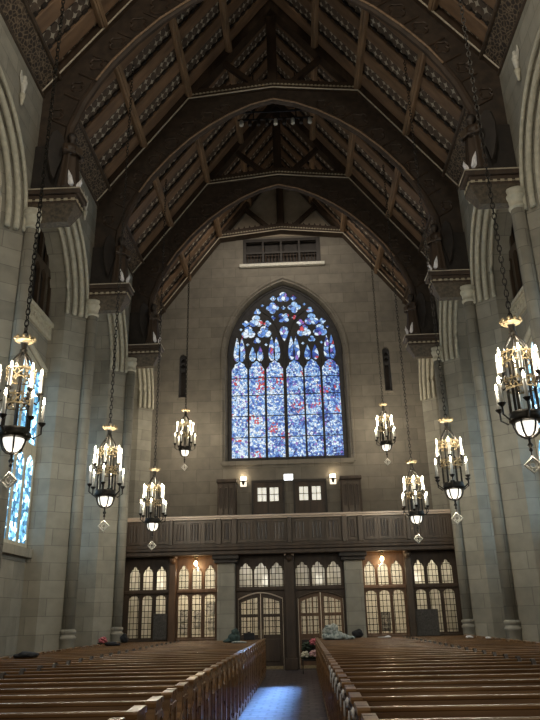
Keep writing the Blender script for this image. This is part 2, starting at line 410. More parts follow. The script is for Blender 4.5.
# aisle windows and triforium screens in the outer walls
n_win = 2
for s in (-1, 1):
    for i in range(3):
        c0, c1 = BAY[i], BAY[i+1]; a, b = c0+.62, c1-.50; DP = DPB[i]
        root = sroot('window_%d' % n_win, (s*(W+DP), (c0+c1)/2, 3.45)); n_win += 1
        off = Vector(root.location)
        fn = lambda u, v, w: (s*w, u - off.y, v - off.z)
        nl = 6; pw = (b-a)/nl; holes = []
        for k in range(nl):
            u0, u1 = a + k*pw + .07, a + (k+1)*pw - .07
            top = 8.3 + .4*(1 - abs((u0+u1)/2 - (a+b)/2)/((b-a)/2)) - .12
            holes += [lancet(u0, u1, 3.55, 5.85), lancet(u0, u1, 6.15, top)]
        MB().plate([(a, 3.45), (a, 8.3), ((c0+c1)/2, 8.75), (b, 8.3), (b, 3.45)], holes, fn, .0, .06).obj('tracery', M['carved'], root)
        for h in holes: MB().plate(h, [], fn, .025, .04).obj('pane', M['aisleglass'], root)
        MB().tube([(0, a-off.y-.08, 8.2-off.z), (0, a-off.y-.08, 8.4-off.z), (0, 0, 8.92-off.z), (0, b-off.y+.08, 8.4-off.z), (0, b-off.y+.08, 8.2-off.z)], .09, 8).obj('hood_moulding', M['carved'], root)
        # dark openwork screen above, over a carved band
        root = thing('triforium_screen', 'dark openwork tracery screen above a carved stone band, %s side, %s arch' % ('left' if s < 0 else 'right', ['nearest', 'second', 'third'][i]), 'screen', (s*(W+DP), (c0+c1)/2, 9.4), 0, 'triforium screens')
        off = Vector(root.location); fn = lambda u, v, w: (s*w, u - off.y, v - off.z)
        holes = []
        for k in range(8):
            q = (b-a)/8; u0, u1 = a + k*q + .06, a + (k+1)*q - .06
            holes += [lancet(u0, u1, 9.95, 11.3), lancet(u0, u1, 11.5, 12.4), [((u0+u1)/2 + .15*math.cos(t*PI/4), 12.68 + .15*math.sin(t*PI/4)) for t in range(8)]]
        MB().plate(rect(a, b, 9.85, 13.0), holes, fn, .02, .12).obj('openwork', M['midwood'], root)
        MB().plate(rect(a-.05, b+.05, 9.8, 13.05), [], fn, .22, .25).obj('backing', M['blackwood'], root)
        bm = MB(); bm.plate(rect(a-.05, b+.05, 9.35, 9.78), [], fn, -.08, .0); bm.plate(rect(a-.08, b+.08, 9.74, 9.86), [], fn, -.14, .0)
        for k in range(14):
            q = a + (k+.5)*(b-a)/14; bm.torus((s*-.09, q-off.y, 9.56-off.z), .1, .025, 10, 5, 'x')
        bm.obj('carved_band', M['carved'], root)

# ------------------------------------------------------------------ back wall with the great window opening
gw = [(-2.66, 7.75)] + arc_pts(2.68, 12.6, 3.62, 18) + [(2.66, 7.75)]
louv = rect(-1.76, 1.76, 17.2, 18.4)
lan = [lancet(cx-.16, cx+.16, 10.7, 12.75) for cx in (-4.55, 4.47)]
m = MB(); m.plate([(-7.05, 0), (-7.05, 14.5), (-W, 14.5), (0, 22.9), (W, 14.5), (7.05, 14.5), (7.05, 0)], [gw, louv] + lan, XZ(YW), 0, .55)
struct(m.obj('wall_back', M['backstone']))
m = MB()                                                # splayed reveal and hood
A = [(-2.78, 7.70)] + arc_pts(2.80, 12.6, 3.78, 18) + [(2.78, 7.70)]
m.tube([(x, YW-.01, z) for x, z in A], .07, 8)
m.loft([(x, YW, z) for x, z in gw], [(x*.955, YW+.34, 12 + (z-12)*.985) for x, z in gw])
m.box(-2.75, 2.75, YW-.12, YW+.3, 7.62, 7.8)
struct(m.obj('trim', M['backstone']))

root = sroot('window_1', (0, YW+.3, 8.0))
root['label'] = 'great pointed stained-glass window in blue'
off = Vector(root.location); fn = lambda u, v, w: (u, w, v - off.z)
A = [(-2.55, 7.80)] + arc_pts(2.57, 12.6, 3.47, 18) + [(2.55, 7.80)]
mc = plain('dark_tracery_stone', (.030, .028, .029), .8)
LX = [(-2.39,-1.69),(-1.62,-.94),(-.84,-.10),(.05,.78),(.85,1.54),(1.64,2.38)]
holes = []; lanc = []
def cusped(x0, x1, z0, z1):
    c = (x0+x1)/2; w = x1-x0
    return [(x0,z0),(x0,z1-.42),(x0+.10*w,z1-.30),(x0+.16*w,z1-.27),(x0+.20*w,z1-.14),(x0+.32*w,z1-.10),(c-.04,z1-.02),(c,z1),(c+.04,z1-.02),(x1-.32*w,z1-.10),(x1-.20*w,z1-.14),(x1-.16*w,z1-.27),(x1-.10*w,z1-.30),(x1,z1-.42),(x1,z0)]
for x0, x1 in LX: lanc.append(cusped(x0, x1, 8.0, 12.42))
def flame(c, z0, z1, w):
    prof = [(0,.3),(.12,.8),(.3,1.0),(.5,.86),(.72,.55),(.9,.22)]
    return [(c - w*p, z0 + t*(z1-z0)) for t, p in prof] + [(c, z1)] + [(c + w*p, z0 + t*(z1-z0)) for t, p in prof[::-1]]
def foil(cx, cz, r, n, ph=PI/2, k=.42):
    r *= 1.14
    return [(cx + r*(1-k+k*abs(math.cos(n*(a-ph)/2))**.7)*math.cos(a), cz + r*(1-k+k*abs(math.cos(n*(a-ph)/2))**.7)*math.sin(a)) for a in [2*PI*i/36 for i in range(36)]]
trac = []
for ci, (x0, x1) in enumerate(LX):
    c = (x0+x1)/2; tall = ci in (0, 2, 3, 5)
    for d in (-.17, .17):
        x = c + d + (-.06*d/.17 if tall else 0)
        trac.append(flame(x, 12.38, 13.58 if tall else 13.12, .155))
for sx in (-1, 1):
    trac += [foil(sx*1.63, 13.78, .29, 3), foil(sx*.90, 13.78, .29, 3), foil(sx*1.27, 14.33, .29, 3), foil(sx*1.21, 14.82, .15, 3),
             foil(sx*1.74, 14.24, .15, 4), foil(sx*.76, 14.2, .16, 4), foil(sx*1.24, 13.38, .15, 3), foil(sx*.50, 14.98, .27, 4),
             foil(sx*.47, 15.46, .13, 4), foil(sx*.50, 14.47, .12, 4), foil(sx*.97, 15.12, .07, 4), foil(sx*1.97, 13.95, .07, 4), foil(sx*.83, 13.18, .07, 4), foil(sx*1.67, 13.2, .07, 4)]
trac += [foil(0, 15.5, .26, 3), foil(0, 14.98, .10, 4), foil(0, 14.47, .25, 4, PI/4), flame(0, 14.05, 13.3, .21)]
MB().plate(A, lanc + trac, fn, -.06, .10).obj('tracery', mc, root)
for h in lanc: MB().plate(h, [], fn, .02, .04).obj('lancet_pane', M['stained'], root)
m = MB()
for h in trac: m.plate(h, [], fn, .02, .04)
g = m.obj('tracery_pane', M['tracglass'], root)
m = MB()
for z in (8.9, 9.85, 10.8, 11.6): 
    for x0, x1 in LX: m.box(x0, x1, .0, .03, z-off.z-.018, z-off.z+.018)
m.obj('saddle_bar', M['iron'], root)
m = MB()
for (a, b), (c, d) in zip(LX, LX[1:]): m.tube([((b+c)/2, -.06, -.1), ((b+c)/2, -.06, 4.5)], .045 if abs(b+c) > .2 else .075, 8)
for sx in (-1, 1):
    m.tube([(sx*.05, -.06, 4.4)] + [(sx*(.05 + 1.2*(1-math.cos(t*PI/12))), -.06, 4.5 + 2.35*math.sin(t*PI/12)) for t in range(0, 6)], .045, 6)
m.tube([(x*.985, -.05, 8 + (z-8)*.995 - off.z) for x, z in A[1:-1]], .06, 8)
m.obj('mullion', mc, root)

# narrow lancets each side
for k, cx in enumerate((-4.55, 4.47)):
    root = sroot('window_%d' % (8+k), (cx, YW, 10.7)); off = Vector(root.location)
    fn = lambda u, v, w: (u - off.x, w, v - off.z)
    MB().plate(lancet(cx-.16, cx+.16, 10.7, 12.75), [rect(cx-.09, cx+.09, 10.8, 11.95), foil(cx, 12.18, .10, 4), foil(cx, 12.45, .09, 3)], fn, .1, .2).obj('frame', mc, root)
    MB().plate(lancet(cx-.15, cx+.15, 10.72, 12.7), [], fn, .3, .32).obj('pane', M['blackwood'], root)
    MB().box(-.22, .22, -.06, .1, -.08, .0).obj('sill', M['backstone'], root)

# opening high in the gable
root = sroot('window_10', (0, YW, 17.1)); off = Vector(root.location); fn = lambda u, v, w: (u, w, v - off.z)
bays = [(-1.68 + i*.85, -1.68 + i*.85 + .76) for i in range(4)]
MB().plate(rect(-1.82, 1.82, 17.1, 18.45), [rect(a, b, 17.75, 18.3) for a, b in bays] + [rect(a, b, 17.2, 17.66) for a, b in bays], fn, -.05, .1).obj('frame', M['blackwood'], root)
m = MB()
for a, b in bays:
    for j in range(5): m.tube([(a + (j+.5)*(b-a)/5, .03, 17.2-off.z), (a + (j+.5)*(b-a)/5, .03, 17.66-off.z)], .025, 6)
m.obj('baluster_row', M['darkwood'], root)
MB().plate(rect(-1.8, 1.8, 17.12, 18.43), [], fn, .3, .33).obj('backing', M['blackwood'], root)
MB().box(-1.98, 1.98, -.15, .1, -.14, 0).obj('sill', M['palestone'], root)

# ------------------------------------------------------------------ timber roof: ceiling slopes, frieze, trusses
TH = math.atan2(KZ-ZP, W-KX); LEN = W/math.cos(TH)
def slope_matrix(s):
    u = Vector((-s*math.cos(TH), 0, math.sin(TH))); z = Vector((s*math.sin(TH), 0, math.cos(TH))); y = z.cross(u)
    return Matrix(((u.x, y.x, z.x, s*W), (u.y, y.y, z.y, 0), (u.z, y.z, z.z, ZP), (0,0,0,1)))
for s in (-1, 1):
    ys = 1 if s < 0 else -1
    Y = lambda a, b: (min(ys*a, ys*b), max(ys*a, ys*b))
    y0, y1 = Y(5, YW+.1)
    c = MB().box(-.5, LEN+.4, y0, y1, .26, .36).obj('ceiling', M['ceil']); struct(c); c.matrix_world = slope_matrix(s)
    starts = [3.84] + BAY
    for c0, c1 in zip([BAY[0]-4.967] + BAY[:-1], BAY):
        nr = 5; p = (c1-c0)/nr
        for k in range(nr):
            q = c0 + (k+.5)*p + .12
            if q + p*.25 < 5.1: continue
            a, b = Y(q-p*.22, q+p*.22)
            r = MB(); r.bbox(.7, LEN+.2, a, b, .14, .27, .02)
            ro = r.obj('rafter', M['rafter'], c); r = MB(); r.box(.7, LEN+.2, a-.02, b+.02, .22, .272)
            for e in (a-.035, b+.035):
                for j in range(26): r.box(.8 + j*.35, .8 + j*.35 + .17, e-.035, e+.035, .19, .27)
            r.obj('toothed_shadow_edge', M['blackwood'], ro)  # toothed edges; their black tone puts shadow lines beside the rafters
        for px in (2.59, 5.08, 7.42):
            a, b = Y(max(5, c0+.45), c1-.02)
            q = MB(); q.bbox(px-.11, px+.11, a, b, -.02, .16, .03); q.box(px-.05, px+.05, a, b, -.05, 0)
            q.obj('purlin', M['purlin'], c)
    fz = MB()
    a, b = Y(5, YW)
    fz.box(-.02, .62, a, b, .0, .2)
    for j in range(int((YW-5)/.28)):
        q = ys*(5 + j*.28); fz.box(.62, .74, min(q, q+ys*.15), max(q, q+ys*.15), .05, .2)
    f = fz.obj('trim', M['frieze']); f.matrix_world = slope_matrix(s); struct(f)
    fz = MB(); fz.tube([(.66, a, .0), (.66, b, .0)], .06, 8); fz.tube([(-.02, a, -.02), (-.02, b, -.02)], .05, 8)
    f = fz.obj('trim', M['midwood']); f.matrix_world = slope_matrix(s); struct(f)

ARCH = [(5.10,12.6),(5.05,13.3),(4.78,14.1),(4.45,14.75),(4.1,15.32),(3.5,16.08),(2.85,16.75),(2.2,17.27),(1.5,17.72),(.75,18.08),(0,18.28)]
archf = [(-x, z) for x, z in ARCH] + [(x, z) for x, z in ARCH[-2::-1]]
def make_truss(label, braced=True):
    t = thing('roof_truss', label, 'roof truss', (0, 0, 0), 0, 'great timber roof trusses')
    fx = lambda u, v, w: (u, w, v)
    n = Vector((math.sin(TH), math.cos(TH)))
    for s in (-1, 1):
        d = Vector((s*n.x, n.y))*.36
        rz = ZP + (W)*math.tan(TH)
        MB().plate([(s*W, ZP), (s*W+d.x, ZP+d.y), (d.x*0, rz+.62), (0, rz-.05)], [], fx, 0, .42).obj('principal_rafter', M['darkwood'], t)
        MB().tube([(s*W, -.02, ZP), (s*KX, -.02, KZ)], .024, 6).obj('edge_moulding', M['gildedge'], t)
        st = MB(); st.tube([(s*2.05, .2, 20.35+.0), (s*.55, .2, 18.9)], .13, 4); st.obj('strut', M['darkwood'], t)
        if not braced: continue
        # spandrel between chord and arch, pierced with tracery
        half = [(s*x, z) for x, z in ARCH]
        outer = [(s*W, 12.6), (s*W, ZP), (s*KX, KZ), (0, KC)] + half[::-1]
        hl = []
        for cx, cz, rr in ((5.42,13.75,.16),(4.95,14.6,.15),(4.5,15.3,.17),(4.0,15.98,.20),(3.45,16.62,.22),(2.9,17.22,.26),(2.25,17.66,.20),(1.65,17.98,.16)):
            hl.append(foil(s*cx, cz, rr, 4, PI/4))
        MB().plate(outer, [], fx, .14, .26).obj('spandrel', M['spandrel'], t)
        sp = MB()
        for h, k in zip(hl, range(99)): sp.tube([(x, .13, z) for x, z in h[::2]], .03, 5, True)
        for k in range(1, len(ARCH)-2):
            x, z = ARCH[k]; sp.tube([(s*x, .13, z), (s*(x+.62*n.x), .13, z+.62*n.y*.8)], .028, 5)
        sp.obj('tracery', M['darkwood'], t)
        MB().bbox(min(s*W, s*5.1), max(s*W, s*5.1), .02, .42, 11.26, 12.7, .02).obj('wall_post', M['blackwood'], t)
    if braced: MB().tube([(x, .18, z) for x, z in archf], .115, 8).obj('arch_brace', M['darkwood'], t)
    if braced: MB().tube([(x, .03, z-.06) for x, z in archf[3:-3]], .03, 6).obj('arch_edge_moulding', M['purlin'], t)
    MB().plate([(-KX, KZ), (0, KC), (KX, KZ), (KX-.25, KZ+.36), (0, KC+.36), (-KX+.25, KZ+.36)], [], fx, 0, .42).obj('collar_beam', M['darkwood'], t)
    MB().tube([(-KX, -.02, KZ), (0, -.02, KC), (KX, -.02, KZ)], .024, 6).obj('collar_edge_moulding', M['gildedge'], t)
    de = MB(); cr = MB()
    for i in range(44):
        x = -2.75 + 5.5*i/43; z = KC + (KZ-KC)*abs(x)/KX
        de.box(x-.035, x+.035, -.03, .02, z+.12, z+.17)
        if i % 2 == 0 and abs(x) < 2.5: cr.plate([(x-.09, z+.33), (x, z+.52), (x+.09, z+.33)], [], fx, .1, .2)
    de.tube([(-2.8,.0,KC+(KZ-KC)*2.8/KX+.145),(0,0,KC+.145),(2.8,0,KC+(KZ-KC)*2.8/KX+.145)], .012, 4)
    de.obj('dentil_band', M['dentil'], t); cr.tube([(-2.5,.15,KC+(KZ-KC)*2.5/KX+.34),(0,.15,KC+.34),(2.5,.15,KC+(KZ-KC)*2.5/KX+.34)], .04, 4); cr.obj('cresting', M['darkwood'], t)
    MB().bbox(-.17, .17, .05, .38, KC+.1, 22.0, .03).obj('king_post', M['darkwood'], t)
    return t
LB = ['nearest roof truss, framing the top corners of the picture', 'second roof truss back, its collar crossing the top of the picture', 'third roof truss back, above the balcony front', 'rear roof truss standing against the cream gable over the great window']
tr0 = make_truss(LB[0]); tr0.location = (0, TR[0], 0)
for i in (1, 2): dup(tr0, None, (0, TR[i], 0), label=LB[i])
make_truss(LB[3], False).location = (0, TR[3]-.06, 0)
# cream infill of the gable behind the rear truss
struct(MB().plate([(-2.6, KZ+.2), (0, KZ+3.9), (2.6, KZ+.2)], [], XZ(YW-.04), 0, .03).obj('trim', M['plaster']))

# ------------------------------------------------------------------ engaged columns, corbels, statues
def make_column(label):
    t = thing('engaged_column', label, 'column', (0,0,0), 0, 'engaged stone columns')
    MB().lathe([(.155, 1.3), (.155, 10.4)], 20).obj('shaft', M['stone'], t, True)
    MB().lathe([(.22,0),(.22,.55),(.185,.62),(.185,1.18),(.21,1.20),(.21,1.25),(.175,1.28),(.175,1.33),(.205,1.36),(.20,1.41),(.155,1.44)], 20).obj('base', M['stone'], t, True)
    MB().lathe([(.155,10.25),(.19,10.28),(.19,10.33),(.16,10.36),(.175,10.48),(.225,10.56),(.23,10.61),(.205,10.64),(.25,10.70),(.25,10.75)], 20).obj('capital', M['carved'], t, True)
    return t
def make_corbel(label):                                # built for the left wall, nave towards +X
    t = thing('timber_corbel', label, 'corbel', (0,0,0), 0, 'carved timber corbels')
    MB().bbox(0, 1.30, -.38, .24, .62, .76, .02).bbox(0, 1.22, -.33, .19, .36, .62, .02).obj('ledge', M['darkwood'], t)
    d = MB()
    for i in range(7): d.box(.08+i*.17, .17+i*.17, -.35, -.32, .44, .50)
    for i in range(3): d.box(1.21, 1.24, -.28+i*.17, -.19+i*.17, .44, .50)
    d.box(.05,1.23,-.335,-.325,.455,.47); d.box(1.215,1.225,-.335,.18,.455,.47)
    d.obj('dentil_band', M['dentil'], t)
    u = MB(); v = [u.bm.verts.new(p) for p in ((0,-.33,.37),(1.22,-.33,.37),(1.22,.19,.37),(0,.19,.37),(0,-.12,-.02),(.98,-.14,-.02),(.98,.10,-.02),(0,.10,-.02))]
    for f in ((0,1,5,4),(1,2,6,5),(2,3,7,6),(4,5,6,7),(0,1,2,3),(3,0,4,7)): u.bm.faces.new([v[i] for i in f])
    u.obj('carved_underside', M['underside'], t)
    e = MB(); e.tube([(0,-.385,.755),(1.305,-.385,.755),(1.305,.245,.755)], .018, 6); e.obj('edge_moulding', M['gildedge'], t)
    return t
def make_statue(label):                                # robed figure facing +X, feet at z=0
    t = thing('angel_statue', label, 'statue', (0,0,0), 0, 'carved angels on the corbels')
    m = MB(); n = 22
    prof = [(.0,.0),(.30,.01),(.27,.25),(.24,.6),(.21,.9),(.20,1.05),(.24,1.22),(.20,1.33),(.075,1.38),(.07,1.44),(.10,1.50),(.115,1.58),(.10,1.67),(.05,1.72),(.0,1.73)]
    rings = []
    for r, z in prof:
        rr = []
        for j in range(n):
            a = 2*PI*j/n; f = 1 + (.09*math.cos(7*a) if z < 1.1 else 0)
            rr.append(m.bm.verts.new((max(r,.002)*f*math.cos(a)*.8, max(r,.002)*f*math.sin(a), z)))
        rings.append(rr)
    for A, B in zip(rings, rings[1:]):
        for j in range(n): m.bm.faces.new((A[j], A[(j+1)%n], B[(j+1)%n], B[j]))
    for sy in (-1, 1):                                 # arms folded forward to a book
        m.tube([(.0, sy*.20, 1.27), (.06, sy*.27, 1.05), (.22, sy*.14, 1.02), (.27, sy*.04, 1.06)], [.075,.065,.05,.04], 8)
    m.sphere((.10, 0, 1.57), .03)
    b = m.obj('figure', M['darkwood'], t, True)
    rm = b.modifiers.new('merge', 'REMESH'); rm.mode = 'VOXEL'; rm.voxel_size = .022; rm.use_smooth_shade = True
    MB().sphere((-.02, 0, 1.62), .125, 1.05).obj('hair', M['blackwood'], t, True)
    MB().bbox(.24, .30, -.10, .10, 1.0, 1.18, .01).obj('book', M['midwood'], t)
    for sy in (-1, 1):
        w = MB(); w.plate([(.0,1.30),(.12,1.62),(.25,1.72),(.36,1.60),(.42,1.25),(.40,.85),(.30,.45),(.22,.30),(.16,.62),(.08,.95)], [], lambda u, v, k: (-.16 - u*.35 + k, sy*(.08+u), v), 0, .05)
        w.obj('wing', M['blackwood'], t)
        w = MB(); w.tube([(.10, sy*.03, .03), (.20, sy*.10, .14), (.22, sy*.17, .30), (.20, sy*.21, .46)], [.06,.075,.05,.006], 6); w.obj('pale_tip', M['white'], t)['label'] = 'pale upturned tip at the foot of the statue'  # white curved blades at the statue's feet
    return t
cn = ['first', 'second', 'third']; sd = {-1: 'left', 1: 'right'}
col0 = corb0 = stat0 = None
for i in range(3):
    for s in (-1, 1):
        y = TR[i] + .05
        where = '%s wall, %s from the camera' % (sd[s], cn[i])
        lc = 'slender engaged stone column on the ' + where
        lb = 'carved dark timber corbel on the ' + where
        ls = 'dark carved robed angel standing on the corbel of the ' + where
        if col0 is None:
            col0 = make_column(lc); corb0 = make_corbel(lb); stat0 = make_statue(ls)
            c, b, a = col0, corb0, stat0
        else: c, b, a = dup(col0, label=lc), dup(corb0, label=lb), dup(stat0, label=ls)
        c.location = (s*5.66, TR[i], 0)
        b.location = (s*W, TR[i] + .16, 10.5); b.scale = (-s, 1, 1)
        a.location = (s*4.90, TR[i] + .02, 11.28); a.rotation_euler = (0, 0, s*.5); a.scale = (-s, 1, 1)

# small carved angels on the spandrels of the nave arches
def make_relief(label):
    t = thing('spandrel_carving', label, 'carving', (0,0,0), 0, 'small carved figures on the spandrels')
    m = MB(); m.lathe([(.02,-.45),(.06,-.35),(.10,-.1),(.11,.05),(.05,.12),(.07,.2),(.06,.28),(.01,.31)], 10)
    m.obj('carved_figure', M['palestone'], t, True)
    MB().plate([(-.05,.1),(-.22,.35),(-.26,.1),(-.12,-.12),(.12,-.12),(.26,.1),(.22,.35),(.05,.1)], [], lambda u, v, w: (-.05+w, u, v), 0, .04).obj('wings', M['palestone'], t)
    MB().lathe([(.01,-.85),(.05,-.8),(.07,-.62),(.10,-.46),(.10,-.42)], 8).obj('bracket', M['carved'], t, True)
    return t
rel0 = None
for i in range(3):
    for s in (-1, 1):
        lb = 'small pale carved figure on the stone spandrel above the %s arch of the %s wall' % (['nearest', 'second', 'third'][i], sd[s])
        r = make_relief(lb) if rel0 is None else dup(rel0, label=lb)
        rel0 = rel0 or r
        r.scale = (.75,)*3; r.location = (s*(W-.06), BAY[i+1]-1.12, 13.6); r.rotation_euler = (0, 0, 0 if s < 0 else PI)

# ------------------------------------------------------------------ under-balcony vestibule
struct(MB().box(-5.9, 5.9, YW-.35, YW-.30, 0, 3.7).obj('wall_vestibule', M['cream']))
for k, (x, pw) in enumerate(((-4.9, 60), (-3.2, 290), (-1.0, 26), (1.0, 14), (3.2, 290), (4.9, 46))):
    point('vestibule_lamp', (x, 25.55, 3.35), pw*.5, (1.0, .88, .68) if abs(x) > 2 else (.85, .9, 1.0), .2)

# ------------------------------------------------------------------ stone piers and wooden posts carrying the balcony
for x0, x1, sd_ in ((-2.48, -1.88, 'left'), (1.86, 2.48, 'right')):
    t = thing('stone_pier', 'square grey stone pier under the balcony, %s of the double doors' % sd_, 'pier', ((x0+x1)/2, YS, 0), 0, 'stone piers under the balcony')
    h = (x1-x0)/2
    MB().bbox(-h, h, -.3, .25, 0, 3.4, .02).obj('pier_shaft', M['stone'], t)
    MB().bbox(-h-.06, h+.06, -.36, .3, 0, .3, .02).obj('pier_base', M['stone'], t)
    MB().bbox(-h-.10, h+.10, -.42, .28, 3.40, 3.52, .02).bbox(-h-.16, h+.16, -.5, .28, 3.52, 3.68, .02).obj('wooden_bracket', M['blackwood'], t)
for x0, x1, lb, mat_ in ((-4.15, -3.91, 'warm brown oak post between the two left glazed screens', 'warmwood'), (3.93, 4.15, 'brown oak post between the two right glazed screens', 'midwood'), (-.19, .15, 'dark oak post between the two pairs of double doors', 'darkwood')):
    t = thing('oak_post', lb, 'post', ((x0+x1)/2, YS-.12, 0), 0, 'oak posts under the balcony'); h = (x1-x0)/2
    MB().bbox(-h, h, -.1, .16, 0, 3.62, .03).obj('post_shaft', M[mat_], t)
    MB().bbox(-h-.04, h+.04, -.14, .16, 0, .35, .02).obj('post_base', M[mat_], t)
    k = MB(); k.sphere((0, -.17, 3.55), .12, 1.2); k.sphere((0, -.28, 3.56), .04); k.obj('carved_boss', M[mat_], t, True)

# ------------------------------------------------------------------ glazed screens
def ogee(x0, x1, z0, z1):
    c = (x0+x1)/2; w = x1-x0
    return [(x0,z0),(x0,z1-.26),(x0+.03*w,z1-.19),(x0+.10*w,z1-.17),(x0+.13*w,z1-.10),(x0+.30*w,z1-.08),(x0+.36*w,z1-.01),(c-.02,z1+.02),(c+.02,z1+.02),(x1-.36*w,z1-.01),(x1-.30*w,z1-.08),(x1-.13*w,z1-.10),(x1-.10*w,z1-.17),(x1-.03*w,z1-.19),(x1,z1-.26),(x1,z0)]
def rnd(x0, x1, z0, z1):
    c = (x0+x1)/2; h = (x1-x0)/2
    return [(x0,z0)] + [(c-h*math.cos(PI*i/10), z1-h*.8+h*.8*math.sin(PI*i/10)) for i in range(11)] + [(x1,z0)]
def screen(xa, xb, xs, lb, wood, glass_, zb=1.06):
    t = thing('glazed_screen', lb, 'glazed screen', ((xa+xb)/2, YS, 0), 0, 'leaded glass screens under the balcony')
    ox = (xa+xb)/2; fn = lambda u, v, w: (u-ox, w, v)
    ups = [ogee(a, b, 2.60, 3.36) for a, b in xs]; los = [rnd(a, b, zb, 2.43) for a, b in xs]
    MB().plate(rect(xa, xb, 0, 3.70), ups+los, fn, 0, .10).obj('frame', wood, t)
    for h in ups: MB().plate(h, [], fn, .05, .06).obj('upper_pane', glass_, t)
    for h in los: MB().plate(h, [], fn, .05, .06).obj('lower_pane', glass_, t)
    m = MB()
    for p in los + ups: m.tube([(x-ox, -.01, z) for x, z in p], .018, 6)
    m.obj('light_moulding', wood, t)
    MB().bbox(xa-ox, xb-ox, -.07, .0, 2.46, 2.57, .02).obj('transom_rail', wood, t); MB().bbox(xa-ox, xb-ox, -.07, 0, zb-.16, zb-.05, .02).obj('sill_rail', wood, t)
    m = MB()
    for a, b in xs: m.bbox(a-ox, b-ox, -.03, .0, .2, zb-.28, .015)
    m.obj('lower_panel', wood, t)
    return t
screen(-5.83, -4.15, [(-5.56,-5.18),(-5.09,-4.72),(-4.64,-4.26)], 'leaded screen at the far left, its glass pale and frosted', M['darkwood'], M['leadfrost'])
screen(-3.91, -2.48, [(-3.85,-3.49),(-3.39,-3.04),(-2.94,-2.57)], 'leaded screen left of the doors, lamp lit, with posters seen through it', M['warmwood'], M['leadclear'])
screen(2.48, 3.93, [(2.54,2.93),(3.0,3.38),(3.45,3.85)], 'leaded screen right of the doors, lamp lit, with a dark frame seen through it', M['warmwood'], M['leadclear'])
screen(4.15, 5.83, [(4.22,4.60),(4.69,5.07),(5.16,5.55)], 'leaded screen at the far right, its glass dim and creamy', M['darkwood'], M['leadfrost'])

# double doors with transoms
nd = 1
for sgn, xa, xb, trs, lb in ((-1, -1.88, -.19, [(-1.75,-1.30),(-1.23,-.76),(-.69,-.23)], 'left double-door frame with three leaded transom lights'), (1, .15, 1.86, [(.20,.66),(.74,1.20),(1.28,1.74)], 'right double-door frame with three leaded transom lights')):
    ox = (xa+xb)/2
    t = thing('door_screen', lb, 'door frame', (ox, YS, 0), 0, 'arched door frames under the balcony')
    fn = lambda u, v, w: (u-ox, w, v)
    ups = [ogee(a, b, 2.62, 3.38) for a, b in trs]
    da, db = xa+.10, xb-.08
    dr = [(da, 0), (da, 2.22)] + [(da + (db-da)*i/12, 2.22 + .20*math.sin(PI*i/12)) for i in range(1, 12)] + [(db, 2.22), (db, 0)]
    MB().plate(rect(xa, xb, .0, 3.70), ups + [[(u, max(v, .01)) for u, v in dr]], fn, 0, .10).obj('frame', M['darkwood'], t)
    for h in ups: MB().plate(h, [], fn, .05, .06).obj('transom_pane', M['leadfrost'], t)
    m = MB(); m.bbox(xa-ox, xb-ox, -.06, 0, 2.48, 2.58, .02); m.obj('transom_rail', M['darkwood'], t)
    MB().tube([(x-ox, -.02, z) for x, z in dr[1:-1]], .025, 6).obj('arch_moulding', M['railwood'] if sgn < 0 else M['midwood'], t)
    mid = (da+db)/2
    for x0, x1, hs in ((da+.01, mid-.01, 1), (mid+.01, db-.01, -1)):
        r = sroot('door_%d' % nd, (x0 if hs > 0 else x1, YS+.02, 0)); nd += 1
        bx = r.location.x; fd = lambda u, v, w: (u-bx, w, v)
        def top(u): return 2.20 + .20*math.sin(PI*min(1, max(0, (u-da)/(db-da))))
        outl = [(x0, .02)] + [(x0+(x1-x0)*i/8, top(x0+(x1-x0)*i/8)) for i in range(9)] + [(x1, .02)]
        hs_ = []; q = (x1-x0-.14)/3
        for k in range(3):
            a, b = x0+.07+k*q+.018, x0+.07+(k+1)*q-.018
            hs_ += [[(a, 1.74), (a, top(a)-.13), (b, top(b)-.13), (b, 1.74)], rect(a, b, 1.09, 1.64)]
        wood = M['darkwood'] if sgn < 0 else M['warmwood']
        MB().plate(outl, hs_, fd, 0, .05).obj('leaf', wood, r)
        for h in hs_: MB().plate(h, [], fd, .02, .03).obj('pane', M['leadclear'], r)
        MB().bbox(x0+.10-bx, x1-.10-bx, -.02, .0, .25, .95, .015).obj('lower_panel', wood, r)
        hx = (x1-.06 if hs > 0 else x0+.06) - bx
        MB().tube([(hx, -.0, 1.0), (hx, -.05, 1.02), (hx, -.05, 1.22), (hx, 0, 1.24)], .012, 6).obj('handle', M['gold'], r)
        MB().bbox(x0+.02-bx, x1-.02-bx, -.012, .0, .03, .12, .004).obj('kick_plate', M['gold'], r)

# notices, boards and lanterns behind and before the glass
for k, (x, z, w, h) in enumerate(((-3.68,1.75,.15,.2),(-3.68,1.30,.15,.16),(-3.22,1.62,.14,.28),(-2.78,2.0,.14,.22),(-2.74,1.45,.13,.2))):
    t = thing('poster', 'small printed poster seen through the lamp-lit left screen, %s' % ['upper left', 'lower left', 'tall one in the middle', 'upper right', 'lower right'][k], 'poster', (x*1.08, YS+2.15, z), 0, 'posters behind the left screen')
    MB().box(-w, w, 0, .02, -h, h).obj('sheet', M['poster'], t)
    MB().tube([(-w,0,-h),(-w,0,h),(w,0,h),(w,0,-h)], .012, 4, True).obj('border', M['blackwood'], t)
m = thing('poster_stand', 'pale display board standing behind the lamp-lit left screen', 'display board', (-3.45, YS+2.18, 0))
MB().bbox(-.80, .72, 0, .03, .9, 2.4, .01).obj('board', M['cream'], m)
for x in (-.6, .5): MB().tube([(x,.02,0),(x,.02,1.05)], .025, 6).obj('leg', M['blackwood'], m)
t = thing('picture_frame', 'dark framed notice standing behind the lamp-lit right screen', 'picture frame', (3.27, YS+.9, 0))
